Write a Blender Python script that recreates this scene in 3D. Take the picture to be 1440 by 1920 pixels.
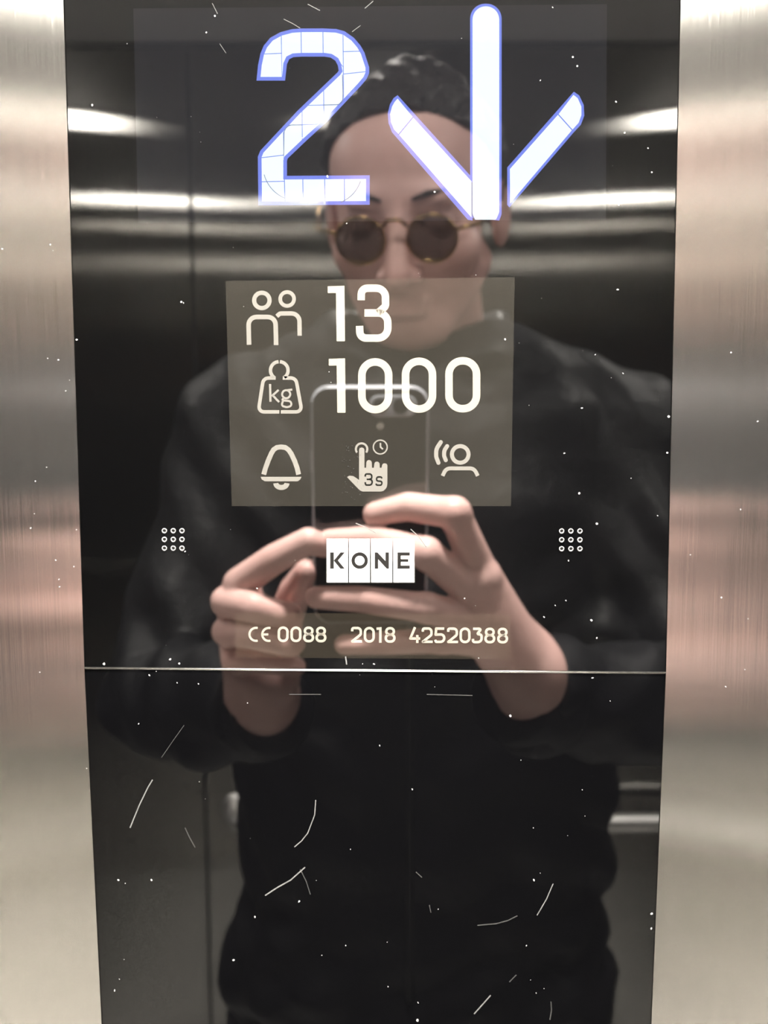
import bpy, bmesh, math, random
import numpy as np
from mathutils import Vector, Matrix

for o in list(bpy.data.objects):
    bpy.data.objects.remove(o, do_unlink=True)
scene = bpy.context.scene
COL = scene.collection
rnd = random.Random(7)

# ------------------------------------------------------------------ camera
IW, IH, FPX = 1440.0, 1920.0, 1800.0
CAM_D, CAM_Z = 0.30, 1.55            # metres from the panel, height of the phone lens
PITCH, YAW, ROLL = math.radians(6.26), math.radians(0.2), math.radians(0.2)
CP = Vector((0.0, -CAM_D, CAM_Z))
F = Vector((math.sin(YAW) * math.cos(PITCH), math.cos(YAW) * math.cos(PITCH), -math.sin(PITCH)))
R0 = F.cross(Vector((0, 0, 1))).normalized()
U0 = R0.cross(F)
RT = R0 * math.cos(ROLL) - U0 * math.sin(ROLL)
UP = U0 * math.cos(ROLL) + R0 * math.sin(ROLL)
cd = bpy.data.cameras.new('camera')
cam = bpy.data.objects.new('camera', cd)
COL.objects.link(cam)
cam.matrix_world = Matrix(((RT.x, UP.x, -F.x, CP.x), (RT.y, UP.y, -F.y, CP.y), (RT.z, UP.z, -F.z, CP.z), (0, 0, 0, 1)))
cd.sensor_fit = 'VERTICAL'
cd.sensor_height = 36.0
cd.lens = 36.0 * FPX / IH
cd.clip_start = 0.005
cd.clip_end = 50
cd.dof.use_dof = True
cd.dof.focus_distance = CAM_D / F.y
cd.dof.aperture_fstop = cd.lens / 2.6
scene.camera = cam

# ------------------------------------------------------------------ world, exposure
wd = bpy.data.worlds.new('world')
scene.world = wd
wd.use_nodes = True
wd.node_tree.nodes['Background'].inputs[0].default_value = (0, 0, 0, 1)
wd.node_tree.nodes['Background'].inputs[1].default_value = 0.0
vs = scene.view_settings
vs.view_transform = 'Standard'
vs.look = 'None'
vs.gamma = 1.0
vs.use_curve_mapping = False
vs.exposure = 0.0
cy = scene.cycles
cy.use_denoising = True
cy.max_bounces = 14
cy.glossy_bounces = 12
cy.diffuse_bounces = 4
cy.sample_clamp_indirect = 12.0
cy.blur_glossy = 0.3
LAMP_GLOW = 760.0
LAMP_BEAM = 19.0        # watts of each lamp's downward beam
LAMP_COLOR = (1.0, 0.95, 0.87)

# the car: 1.6 m wide, 1.4 m deep, ceiling 2.165 m
CX, CY_, CZ = 0.80, -1.40, 2.165
LAMPS = [(-0.66, -0.20), (0.0, -0.20), (0.66, -0.20), (-0.66, -1.00), (0.0, -1.00), (0.66, -1.00)]


def ray(px, py):
    return F * FPX + RT * (px - IW / 2) - UP * (py - IH / 2)


def W(px, py, lift=0.0):
    """pixel of the photograph -> point on the panel plane (y = -lift metres)"""
    r = ray(px, py)
    return CP + r * ((-0.0 + CAM_D) / r.y) + Vector((0, -lift, 0))


def RF(px, py, d):
    """pixel where a thing shows mirrored in the panel -> real point at distance d from it"""
    r = ray(px, py)
    p = CP + r * ((CAM_D + d) / r.y)
    return Vector((p.x, -d, p.z))


# ------------------------------------------------------------------ object helpers
def link(name, me, mat=None, parent=None):
    o = bpy.data.objects.new(name, me)
    COL.objects.link(o)
    if mat is not None and me is not None:
        for m in (mat if isinstance(mat, (list, tuple)) else [mat]):
            me.materials.append(m)
    if parent is not None:
        o.parent = parent
        o.matrix_parent_inverse = parent.matrix_world.inverted()
    return o


def tag(o, label=None, cat=None, group=None, kind=None):
    if label: o['label'] = label
    if cat: o['category'] = cat
    if group: o['group'] = group
    if kind: o['kind'] = kind
    return o


def empty(name, loc=(0, 0, 0)):
    o = bpy.data.objects.new(name, None)
    COL.objects.link(o)
    o.location = loc
    o.empty_display_size = 0.05
    bpy.context.view_layer.update()
    return o


def from_bm(name, bm, mat, parent=None, smooth=False):
    bmesh.ops.recalc_face_normals(bm, faces=bm.faces)
    me = bpy.data.meshes.new(name)
    bm.to_mesh(me)
    bm.free()
    if smooth:
        me.polygons.foreach_set('use_smooth', [True] * len(me.polygons))
    return link(name, me, mat, parent)


def box_bm(bm, lo, hi):
    vs_ = [bm.verts.new((x, y, z)) for x in (lo[0], hi[0]) for y in (lo[1], hi[1]) for z in (lo[2], hi[2])]
    for f in ((0, 1, 3, 2), (4, 6, 7, 5), (0, 4, 5, 1), (2, 3, 7, 6), (0, 2, 6, 4), (1, 5, 7, 3)):
        bm.faces.new([vs_[i] for i in f])


def box(name, lo, hi, mat, parent=None, bevel=0.0):
    bm = bmesh.new()
    box_bm(bm, lo, hi)
    if bevel:
        bmesh.ops.bevel(bm, geom=bm.edges[:], offset=bevel, segments=2, affect='EDGES')
    return from_bm(name, bm, mat, parent)


def tube_bm(bm, pts, rad, n=16, caps=True):
    rings = []
    for i, p in enumerate(pts):
        p = Vector(p)
        a = Vector(pts[max(i - 1, 0)]); b = Vector(pts[min(i + 1, len(pts) - 1)])
        t = (b - a).normalized()
        ref = Vector((0, 0, 1)) if abs(t.z) < 0.9 else Vector((1, 0, 0))
        u = t.cross(ref).normalized(); v = t.cross(u)
        r = rad[i] if isinstance(rad, (list, tuple)) else rad
        rings.append([bm.verts.new(p + (u * math.cos(2 * math.pi * k / n) + v * math.sin(2 * math.pi * k / n)) * r) for k in range(n)])
    for a, b in zip(rings, rings[1:]):
        for k in range(n):
            bm.faces.new((a[k], a[(k + 1) % n], b[(k + 1) % n], b[k]))
    if caps:
        bm.faces.new(rings[0]); bm.faces.new(rings[-1])


def tube(name, pts, rad, mat, parent=None, n=16):
    bm = bmesh.new()
    tube_bm(bm, pts, rad, n)
    return from_bm(name, bm, mat, parent, True)


# ------------------------------------------------------------------ materials
def new_mat(name):
    m = bpy.data.materials.new(name)
    m.use_nodes = True
    nt = m.node_tree
    return m, nt, nt.nodes['Principled BSDF']


def plain(name, col, rough=0.5, metal=0.0, ior=1.5, emit=None, es=0.0, noise=0.0, nscale=40.0, bump=0.0, spec=None):
    m, nt, b = new_mat(name)
    b.inputs['Base Color'].default_value = (*col, 1)
    b.inputs['Roughness'].default_value = rough
    b.inputs['Metallic'].default_value = metal
    b.inputs['IOR'].default_value = ior
    if spec is not None:
        b.inputs['Specular IOR Level'].default_value = spec
    if emit:
        b.inputs['Emission Color'].default_value = (*emit, 1)
        b.inputs['Emission Strength'].default_value = es
    if noise or bump:
        tc = nt.nodes.new('ShaderNodeTexCoord')
        n = nt.nodes.new('ShaderNodeTexNoise')
        n.inputs['Scale'].default_value = nscale
        n.inputs['Detail'].default_value = 4
        nt.links.new(tc.outputs['Object'], n.inputs['Vector'])
        if noise:
            mx = nt.nodes.new('ShaderNodeMix'); mx.data_type = 'RGBA'
            mx.inputs['A'].default_value = (*[c * (1 - noise) for c in col], 1)
            mx.inputs['B'].default_value = (*[min(1, c * (1 + noise)) for c in col], 1)
            nt.links.new(n.outputs['Fac'], mx.inputs['Factor'])
            nt.links.new(mx.outputs['Result'], b.inputs['Base Color'])
        if bump:
            bp = nt.nodes.new('ShaderNodeBump')
            bp.inputs['Strength'].default_value = 1.0
            bp.inputs['Distance'].default_value = bump
            nt.links.new(n.outputs['Fac'], bp.inputs['Height'])
            nt.links.new(bp.outputs['Normal'], b.inputs['Normal'])
    return m


def brushed(name, col, rough, aniso, grain=0.17, scale=(2600.0, 2600.0, 22.0), broad=0.0):
    """vertically brushed stainless steel: reflections smear sideways"""
    m = bpy.data.materials.new(name)
    m.use_nodes = True
    nt = m.node_tree
    nt.nodes.remove(nt.nodes['Principled BSDF'])
    out = nt.nodes['Material Output']
    g = nt.nodes.new('ShaderNodeBsdfAnisotropic')
    g.distribution = 'BECKMANN'
    tc = nt.nodes.new('ShaderNodeTexCoord')
    mp = nt.nodes.new('ShaderNodeMapping')
    mp.inputs['Scale'].default_value = scale
    n = nt.nodes.new('ShaderNodeTexNoise')
    n.inputs['Scale'].default_value = 1.0
    n.inputs['Detail'].default_value = 3
    n.inputs['Roughness'].default_value = 0.7
    nt.links.new(tc.outputs['Object'], mp.inputs['Vector'])
    nt.links.new(mp.outputs['Vector'], n.inputs['Vector'])
    mx = nt.nodes.new('ShaderNodeMix'); mx.data_type = 'RGBA'
    mx.inputs['A'].default_value = (*[c * (1 - grain) for c in col], 1)
    mx.inputs['B'].default_value = (*[min(1, c * (1 + grain)) for c in col], 1)
    nt.links.new(n.outputs['Fac'], mx.inputs['Factor'])
    nt.links.new(mx.outputs['Result'], g.inputs['Color'])
    tg = nt.nodes.new('ShaderNodeCombineXYZ')
    tg.inputs['Z'].default_value = 1.0
    nt.links.new(tg.outputs['Vector'], g.inputs['Tangent'])
    g.inputs['Roughness'].default_value = rough
    g.inputs['Anisotropy'].default_value = aniso
    mr = nt.nodes.new('ShaderNodeMapRange')
    mr.inputs['To Min'].default_value = rough * 0.85
    mr.inputs['To Max'].default_value = rough * 1.15
    nt.links.new(n.outputs['Fac'], mr.inputs['Value'])
    nt.links.new(mr.outputs['Result'], g.inputs['Roughness'])
    if broad:        # the worn, scattered part of the finish
        g2 = nt.nodes.new('ShaderNodeBsdfAnisotropic')
        g2.distribution = 'GGX'
        g2.inputs['Roughness'].default_value = 0.55
        nt.links.new(mx.outputs['Result'], g2.inputs['Color'])
        ms = nt.nodes.new('ShaderNodeMixShader')
        ms.inputs[0].default_value = broad
        nt.links.new(g.outputs['BSDF'], ms.inputs[1])
        nt.links.new(g2.outputs['BSDF'], ms.inputs[2])
        nt.links.new(ms.outputs['Shader'], out.inputs['Surface'])
    else:
        nt.links.new(g.outputs['BSDF'], out.inputs['Surface'])
    return m


GLASS_IOR, LOWER_IOR = 1.86, 1.42
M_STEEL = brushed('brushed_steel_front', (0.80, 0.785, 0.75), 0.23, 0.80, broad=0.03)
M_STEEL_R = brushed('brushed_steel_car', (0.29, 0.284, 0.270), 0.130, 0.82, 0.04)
M_GLASS = plain('black_glass', (0.0011, 0.0011, 0.0012), 0.02, ior=GLASS_IOR)
M_GLASS_LOW = plain('black_acrylic', (0.0011, 0.0011, 0.0013), 0.02, ior=LOWER_IOR)
M_SCREEN = plain('display_window', (0.0012, 0.0012, 0.0014), 0.02, ior=GLASS_IOR, emit=(0.85, 0.86, 1.0), es=0.017)
M_SEG = plain('display_lit_segment', (0.02, 0.02, 0.02), 0.02, ior=GLASS_IOR, emit=(0.68, 0.85, 1.0), es=1.08)
M_HALO = plain('display_blue_halo', (0.01, 0.01, 0.02), 0.02, ior=GLASS_IOR, emit=(0.15, 0.25, 1.0), es=0.7)  # blue bloom of the lit segments, put in as emission colour
M_GAP = plain('display_segment_gap', (0.01, 0.01, 0.012), 0.02, ior=GLASS_IOR, emit=(0.25, 0.35, 0.55), es=0.5)
M_INFO = plain('info_window', (0.011, 0.0102, 0.0086), 0.02, ior=GLASS_IOR)
M_NUM = plain('print_bright', (0.150, 0.142, 0.122), 0.02, ior=GLASS_IOR)
M_ICON = plain('print_grey', (0.1, 0.096, 0.088), 0.02, ior=GLASS_IOR)
M_INK = plain('print_dark', (0.008, 0.008, 0.007), 0.02, ior=GLASS_IOR)
M_LOGO = plain('logo_white', (0.4, 0.4, 0.4), 0.02, ior=GLASS_IOR)
M_LOGO_INK = plain('logo_ink', (0.004, 0.0039, 0.0035), 0.5, ior=1.3)
M_RATE = plain('rating_strip', (0.0085, 0.0072, 0.0055), 0.02, ior=GLASS_IOR)
M_TRIM = plain('seam_aluminium', (0.85, 0.84, 0.82), 0.22, metal=1.0)
M_RING = plain('speaker_hole_chamfer', (0.17, 0.17, 0.17), 0.4)
M_HOLE = plain('speaker_hole_inside', (0.003, 0.003, 0.003), 0.8)
M_SCRATCH = plain('scratch', (0.08, 0.08, 0.08), 0.6, noise=0.6, nscale=900)
M_SCRATCH_F = plain('scratch_faint', (0.014, 0.014, 0.014), 0.6, noise=0.5, nscale=900)
M_DUST = plain('dust', (0.2, 0.2, 0.2), 0.8)
M_DARK = plain('dark_backing', (0.01, 0.01, 0.01), 0.6)
M_FLOOR = plain('floor_vinyl', (0.72, 0.71, 0.69), 0.45, noise=0.25, nscale=120, bump=0.0004)
M_CEIL = plain('ceiling_panel', (0.27, 0.27, 0.28), 0.5, noise=0.05, nscale=6)
M_RAIL = plain('handrail_steel', (0.95, 0.94, 0.92), 0.48, metal=1.0)
M_LAMP = plain('lamp_diffuser', (0.8, 0.8, 0.8), 0.4, emit=LAMP_COLOR, es=LAMP_GLOW)
M_WHITE = plain('lamp_trim', (0.55, 0.55, 0.54), 0.35, metal=1.0)
M_JACKET = plain('jacket_cloth', (0.0044, 0.0044, 0.0064), 0.52, spec=0.3, noise=0.3, nscale=18, bump=0.006)
M_TROUSER = plain('trouser_cloth', (0.0016, 0.0016, 0.002), 0.8, spec=0.2, noise=0.3, nscale=30, bump=0.004)
M_SHOE = plain('shoe_leather', (0.015, 0.014, 0.013), 0.4, noise=0.2, nscale=60)
M_HAIR = plain('short_dark_hair', (0.018, 0.014, 0.012), 0.42, noise=0.6, nscale=220, bump=0.006)
M_PHONE = plain('phone_back', (0.006, 0.006, 0.007), 0.12, noise=0.1, nscale=50)
M_PHONE_EDGE = plain('phone_frame_metal', (0.30, 0.31, 0.34), 0.3)
M_LENSGLASS = plain('camera_lens', (0.004, 0.004, 0.006), 0.05)
M_FLASH = plain('phone_flash_lens', (0.75, 0.74, 0.70), 0.3)
M_GOLD = plain('spectacle_frame', (0.45, 0.30, 0.14), 0.18, metal=1.0)
M_TINT = plain('tinted_lens', (0.006, 0.005, 0.006), 0.03)
M_TINT.node_tree.nodes['Principled BSDF'].inputs['Alpha'].default_value = 0.55


def skin_mat():
    m, nt, b = new_mat('skin')
    tc = nt.nodes.new('ShaderNodeTexCoord')
    n = nt.nodes.new('ShaderNodeTexNoise')
    n.inputs['Scale'].default_value = 28
    n.inputs['Detail'].default_value = 3
    n2 = nt.nodes.new('ShaderNodeTexNoise')
    n2.inputs['Scale'].default_value = 600
    nt.links.new(tc.outputs['Object'], n.inputs['Vector'])
    nt.links.new(tc.outputs['Object'], n2.inputs['Vector'])
    mx = nt.nodes.new('ShaderNodeMix'); mx.data_type = 'RGBA'
    mx.inputs['A'].default_value = (0.66, 0.385, 0.345, 1)
    mx.inputs['B'].default_value = (0.82, 0.555, 0.515, 1)
    nt.links.new(n.outputs['Fac'], mx.inputs['Factor'])
    nt.links.new(mx.outputs['Result'], b.inputs['Base Color'])
    b.inputs['Roughness'].default_value = 0.45
    bp = nt.nodes.new('ShaderNodeBump')
    bp.inputs['Strength'].default_value = 0.4
    bp.inputs['Distance'].default_value = 0.0006
    nt.links.new(n2.outputs['Fac'], bp.inputs['Height'])
    nt.links.new(bp.outputs['Normal'], b.inputs['Normal'])
    return m


M_SKIN = skin_mat()

# ------------------------------------------------------------------ the setting
T = 0.03
tag(box('floor', (-CX - T, CY_ - T, -0.05), (CX + T, T, 0.0), M_FLOOR), 'light grey vinyl lift floor with a fine speckle', 'floor', kind='structure')
tag(box('ceiling', (-CX - T, CY_ - T, CZ), (CX + T, T, CZ + 0.05), M_CEIL), 'dull grey lift ceiling with six round downlights', 'ceiling', kind='structure')
for nm, x0, x1, lb in (('wall_left', -CX - T, -CX, 'brushed steel side wall on the left of the lift car'),
                       ('wall_right', CX, CX + T, 'brushed steel side wall on the right of the lift car')):
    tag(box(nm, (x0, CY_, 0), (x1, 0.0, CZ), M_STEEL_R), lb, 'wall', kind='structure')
wr = tag(box('wall_rear', (-CX, CY_ - T, 0), (CX, CY_ - 0.006, CZ), M_DARK), 'rear lift wall of tall brushed steel panels with dark joints', 'wall', kind='structure')
jx = [-CX, RF(372, 960, -CY_).x, RF(372, 960, -CY_).x + 0.86, CX]
for a, b in zip(jx, jx[1:]):
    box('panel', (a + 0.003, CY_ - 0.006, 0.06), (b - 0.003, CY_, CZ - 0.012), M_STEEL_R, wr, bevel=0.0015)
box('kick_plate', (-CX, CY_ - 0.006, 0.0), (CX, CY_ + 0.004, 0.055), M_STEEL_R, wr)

# front wall: brushed sheets on both sides of the control panel
TLx = W(119, 40); 
E = dict(tl=W(119.0, 0), tr=W(1276.0, 0), ml=W(158.5, 1252), mr=W(1248.5, 1261), bl=W(191.0, 1920), br=W(1221.0, 1920))


def edge_x(side, z):
    """x of the glass edge at height z (upper and lower pane are straight, each on its own)"""
    t, m, b = (E['tl'], E['ml'], E['bl']) if side < 0 else (E['tr'], E['mr'], E['br'])
    if z >= m.z:
        return m.x + (t.x - m.x) * (z - m.z) / (t.z - m.z)
    return m.x + (b.x - m.x) * (z - m.z) / (b.z - m.z)


Z_TOP, Z_BOT = 1.80, 1.24
Z_SEAM = (E['ml'].z + E['mr'].z) / 2
GAP = 0.00022
wf = tag(box('wall_front', (-CX, 0.012, 0), (CX, T, CZ), M_DARK), 'front lift wall behind the steel sheets', 'wall', kind='structure')


def prism(name, poly, y0, y1, mat, parent=None, bevel=0.0, smooth=False):
    """poly in the x-z plane, from y0 (front, towards the viewer) to y1"""
    bm = bmesh.new()
    a = [bm.verts.new((x, y0, z)) for x, z in poly]
    b = [bm.verts.new((x, y1, z)) for x, z in poly]
    bm.faces.new(a); bm.faces.new(b[::-1])
    n = len(poly)
    for i in range(n):
        bm.faces.new((a[i], b[i], b[(i + 1) % n], a[(i + 1) % n]))
    if bevel:
        fe = [e for e in bm.edges if all(abs(v.co.y - y0) < 1e-7 for v in e.verts)]
        bmesh.ops.bevel(bm, geom=fe, offset=bevel, segments=2, affect='EDGES')
    return from_bm(name, bm, mat, parent, smooth)


for s in (-1, 1):
    poly = [(s * CX, 0.0), (s * CX, CZ), (edge_x(s, Z_TOP), CZ), (edge_x(s, Z_TOP), Z_TOP), (edge_x(s, Z_SEAM), Z_SEAM),
            (edge_x(s, Z_BOT), Z_BOT), (edge_x(s, Z_BOT), 0.0)]
    p = prism('panel', poly, -0.0003, 0.012, M_STEEL, wf, bevel=0.0002)
    p['label'] = 'brushed steel sheet %s of the black control panel' % ('to the left' if s < 0 else 'to the right')
prism('panel', [(edge_x(-1, Z_TOP), Z_TOP + 0.0005), (edge_x(-1, Z_TOP), CZ), (edge_x(1, Z_TOP), CZ), (edge_x(1, Z_TOP), Z_TOP + 0.0005)], -0.0003, 0.012, M_STEEL, wf)
prism('panel', [(edge_x(-1, Z_BOT), 0), (edge_x(-1, Z_BOT), Z_BOT - 0.0005), (edge_x(1, Z_BOT), Z_BOT - 0.0005), (edge_x(1, Z_BOT), 0)], -0.0003, 0.012, M_STEEL, wf)

# ------------------------------------------------------------------ control panel
cop = empty('control_panel', (0, 0.006, Z_BOT))
tag(cop, 'tall black glass lift control panel with lit floor number between steel sheets', 'control panel')
sl, sr = E['ml'], E['mr']
prism('glass_pane', [(edge_x(-1, Z_TOP) + GAP, Z_TOP), (edge_x(1, Z_TOP) - GAP, Z_TOP), (sr.x - GAP, sr.z + 0.0002), (sl.x + GAP, sl.z + 0.0002)],
      0.0, 0.010, M_GLASS, cop, bevel=0.00012)['label'] = 'upper glossy black glass pane with displays'
prism('glass_pane', [(sl.x + GAP, sl.z - 0.0005), (sr.x - GAP, sr.z - 0.0005), (edge_x(1, Z_BOT) - GAP, Z_BOT), (edge_x(-1, Z_BOT) + GAP, Z_BOT)],
      0.0, 0.010, M_GLASS_LOW, cop, bevel=0.00012)['label'] = 'lower plain glossy black pane with scratches'
tube('seam_strip', [(sl.x + GAP * 0.5, 0.0, sl.z - 0.0001), ((sl.x + sr.x) / 2, 0.0, (sl.z + sr.z) / 2 - 0.0001), (sr.x - GAP * 0.5, 0.0, sr.z - 0.0001)],
     0.00036, M_TRIM, cop, 10)['label'] = 'thin bright aluminium seam between the two panes'


# ---- flat print helpers: everything is drawn in photo pixels and laid on the panel plane
def arc(cx, cy_, r, a0, a1, n=24, ry=None):
    ry = ry or r
    return [(cx + r * math.cos(math.radians(a0 + (a1 - a0) * i / n)), cy_ - ry * math.sin(math.radians(a0 + (a1 - a0) * i / n))) for i in range(n + 1)]


def rp(pts, closed=False, n=8):
    """polyline with rounded corners; corner = (x, y, radius)"""
    out = []
    N = len(pts)
    for i, p in enumerate(pts):
        r = p[2] if len(p) > 2 else 0
        if r == 0 or (not closed and i in (0, N - 1)):
            out.append((p[0], p[1])); continue
        a, c = Vector(pts[i - 1][:2]), Vector(pts[(i + 1) % N][:2])
        b = Vector(p[:2])
        u, v = (a - b), (c - b)
        ang = u.angle(v)
        t = min(r / math.tan(ang / 2), u.length * 0.499, v.length * 0.499)
        u.normalize(); v.normalize()
        p0, p1 = b + u * t, b + v * t
        for k in range(n + 1):
            s = k / n
            q = p0 * (1 - s) ** 2 + b * 2 * s * (1 - s) + p1 * s ** 2
            # push the quadratic towards a circle
            rr = t * math.tan(ang / 2)
            bis = (u + v).normalized()
            cen = b + bis * (rr / math.sin(ang / 2))
            d = (q - cen)
            if d.length > 1e-6:
                q = cen + d.normalized() * rr
            out.append((q.x, q.y))
    return out


def ribbon(bm, pts, w, lift, closed=False, cap='butt', base=0.0):
    P = [Vector(p) for p in pts]
    Q = [P[0]]
    for p in P[1:]:
        if (p - Q[-1]).length > 1e-4: Q.append(p)
    if closed and (Q[0] - Q[-1]).length < 1e-4: Q.pop()
    P = Q
    N = len(P)
    L, Rr = [], []
    for i in range(N):
        if closed:
            d0 = (P[i] - P[i - 1]).normalized(); d1 = (P[(i + 1) % N] - P[i]).normalized()
        else:
            d0 = (P[i] - P[i - 1]).normalized() if i > 0 else (P[1] - P[0]).normalized()
            d1 = (P[i + 1] - P[i]).normalized() if i < N - 1 else d0
        n0 = Vector((-d0.y, d0.x)); n1 = Vector((-d1.y, d1.x))
        m = (n0 + n1)
        if m.length < 1e-6: m = n0.copy()
        m.normalize()
        k = 1.0 / max(m.dot(n0), 0.35)
        L.append(P[i] + m * (w / 2 * k)); Rr.append(P[i] - m * (w / 2 * k))
    loop_l, loop_r = L, Rr
    def mk(p, l): return bm.verts.new(W(p.x, p.y, l))
    lf = [mk(p, lift) for p in loop_l]; rf = [mk(p, lift) for p in loop_r]
    lb = [mk(p, base) for p in loop_l]; rb = [mk(p, base) for p in loop_r]
    rng = range(N) if closed else range(N - 1)
    for i in rng:
        j = (i + 1) % N
        bm.faces.new((lf[i], lf[j], rf[j], rf[i]))
        bm.faces.new((lf[i], lb[i], lb[j], lf[j]))
        bm.faces.new((rf[i], rf[j], rb[j], rb[i]))
    if not closed:
        bm.faces.new((lf[0], rf[0], rb[0], lb[0])); bm.faces.new((lf[-1], lb[-1], rb[-1], rf[-1]))
        if cap == 'round':
            for e in (0, -1):
                d = (P[0] - P[1]) if e == 0 else (P[-1] - P[-2])
                a0 = math.degrees(math.atan2(-d.y, d.x))
                fill(bm, arc(P[e].x, P[e].y, w / 2, a0 - 90, a0 + 90, 10), lift, base)


def fill(bm, poly, lift, base=0.0):
    f = [bm.verts.new(W(x, y, lift)) for x, y in poly]
    b = [bm.verts.new(W(x, y, base)) for x, y in poly]
    face = bm.faces.new(f)
    face.normal_update()
    n = len(poly)
    for i in range(n):
        bm.faces.new((f[i], b[i], b[(i + 1) % n], f[(i + 1) % n]))
    if n > 4:
        bmesh.ops.triangulate(bm, faces=[face], quad_method='BEAUTY', ngon_method='EAR_CLIP')


def fixn(bm):
    bmesh.ops.recalc_face_normals(bm, faces=bm.faces)
    for f in bm.faces:      # front faces look at the viewer (-y)
        if abs(f.normal.y) > 0.9 and f.normal.y > 0:
            f.normal_flip()


def flat(name, mat, parent, draw):
    bm = bmesh.new()
    draw(bm)
    fixn(bm)
    me = bpy.data.meshes.new(name)
    bm.to_mesh(me); bm.free()
    return link(name, me, mat, parent)


def strokes(name, mat, parent, items, lift, base=0.0):
    def d(bm):
        for it in items:
            pts, w = it[0], it[1]
            closed = len(it) > 2 and it[2] is True
            cap = it[2] if len(it) > 2 and isinstance(it[2], str) else 'butt'
            ribbon(bm, pts, w, lift, closed, cap, base)
    return flat(name, mat, parent, d)


MM = 0.001
L1, L2, L3, L4 = 0.02 * MM, 0.04 * MM, 0.06 * MM, 0.08 * MM


def offset_poly(poly, d):
    P = [Vector(p) for p in poly]
    area = sum(P[i].x * P[(i + 1) % len(P)].y - P[(i + 1) % len(P)].x * P[i].y for i in range(len(P)))
    sg = 1 if area > 0 else -1
    out = []
    for i in range(len(P)):
        d0 = (P[i] - P[i - 1]).normalized(); d1 = (P[(i + 1) % len(P)] - P[i]).normalized()
        n0 = Vector((d0.y, -d0.x)) * sg; n1 = Vector((d1.y, -d1.x)) * sg
        m = (n0 + n1).normalized()
        q = P[i] + m * (d / max(m.dot(n0), 0.5))
        out.append((q.x, q.y))
    return out


# ---- floor display: the lit 2 and the down arrow
fd = flat('floor_display', M_SCREEN, cop, lambda bm: fill(bm, [(250, 16), (1138, 8), (1136, 412), (259, 418)], L1))
fd['label'] = 'dark display window with a lit white 2 and down arrow'
TWO = [(487.8, 145), (490, 123), (494.4, 102), (500, 88.8), (511, 75.6), (528, 66.3), (548, 61), (565.6, 59.7), (605, 59.5), (629.4, 60.6),
       (643.4, 64.4), (659.4, 75.6), (670.6, 88.8), (677.5, 101), (686, 127), (686, 136), (682, 145), (672.5, 156.3), (608.8, 224), (569.4, 260),
       (533.8, 294), (531.9, 301), (531.9, 336), (687, 335), (687, 377.8), (490.6, 378.6), (489.7, 295), (493.4, 286), (561.9, 212.5), (637.5, 140),
       (641.6, 134), (639.5, 121), (633.5, 109.4), (622, 102), (608.8, 100), (565.6, 100), (548.8, 101), (537.5, 106.6), (531.9, 119), (529, 145)]


def cut_cells(poly, cuts):
    """split a polygon along straight pixel lines; cuts = (x0,y0,x1,y1, xlo,xhi,ylo,yhi)"""
    bm = bmesh.new()
    f = bm.faces.new([bm.verts.new((x, y, 0)) for x, y in poly])
    f.normal_update()
    bmesh.ops.triangulate(bm, faces=[f], ngon_method='EAR_CLIP')
    for x0, y0, x1, y1, xl, xh, yl, yh in cuts:
        fs = [q for q in bm.faces if xl <= q.calc_center_median().x <= xh and yl <= q.calc_center_median().y <= yh]
        geom = list({v for q in fs for v in q.verts}) + list({e for q in fs for e in q.edges}) + fs
        d = Vector((x1 - x0, y1 - y0, 0))
        bmesh.ops.bisect_plane(bm, geom=geom, dist=1e-4, plane_co=(x0, y0, 0), plane_no=Vector((-d.y, d.x, 0)).normalized())
    return bm


VC = [(528.1, 100, 533.4, 340), (565.0, 100, 567.9, 340), (606.0, 100, 608.8, 340), (643.4, 100, 645.7, 340)]
HC = [(494, 101.5, 528, 100, {0}), (643, 97, 677, 96, {4}), (643, 139, 686, 134.5, {4}), (580, 197.5, 640, 196.5, {2, 3}),
      (530, 235, 600, 233, {1, 2}), (489, 296, 531, 291, {0}), (488, 341, 532, 340, {0})]   # joint line and the columns it crosses
SEP = {0: (200,), 1: (160, 318), 2: (125, 310), 3: (125, 310), 4: (250,)}


def cell_key(c):
    x, y = c.x, c.y
    def side(l): return ((l[2] - l[0]) * (y - l[1]) - (l[3] - l[1]) * (x - l[0])) > 0
    col = sum(1 for l in VC if not side(l))
    return (col, sum(1 for q in SEP[col] if y > q)) + tuple(side(h[:4]) if col in h[4] else 0 for h in HC)


big = 1e9
bm2 = cut_cells(TWO, [(*l[:4], -big, big, -big, big) for l in VC + HC])
cells = {}
for f in bm2.faces:
    cells.setdefault(cell_key(f.calc_center_median()), []).append(f)


def region_outline(faces):
    """boundary loops of a set of triangles"""
    fs = set(faces)
    nxt = {}
    for f in faces:
        for l in f.loops:
            if sum(1 for q in l.edge.link_faces if q in fs) == 1:
                nxt[l.vert] = l.link_loop_next.vert
    loops = []
    while nxt:
        s = next(iter(nxt)); v = s; lp = []
        while v in nxt:
            lp.append((v.co.x, v.co.y)); v = nxt.pop(v)
        loops.append(lp)
    return loops


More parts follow.
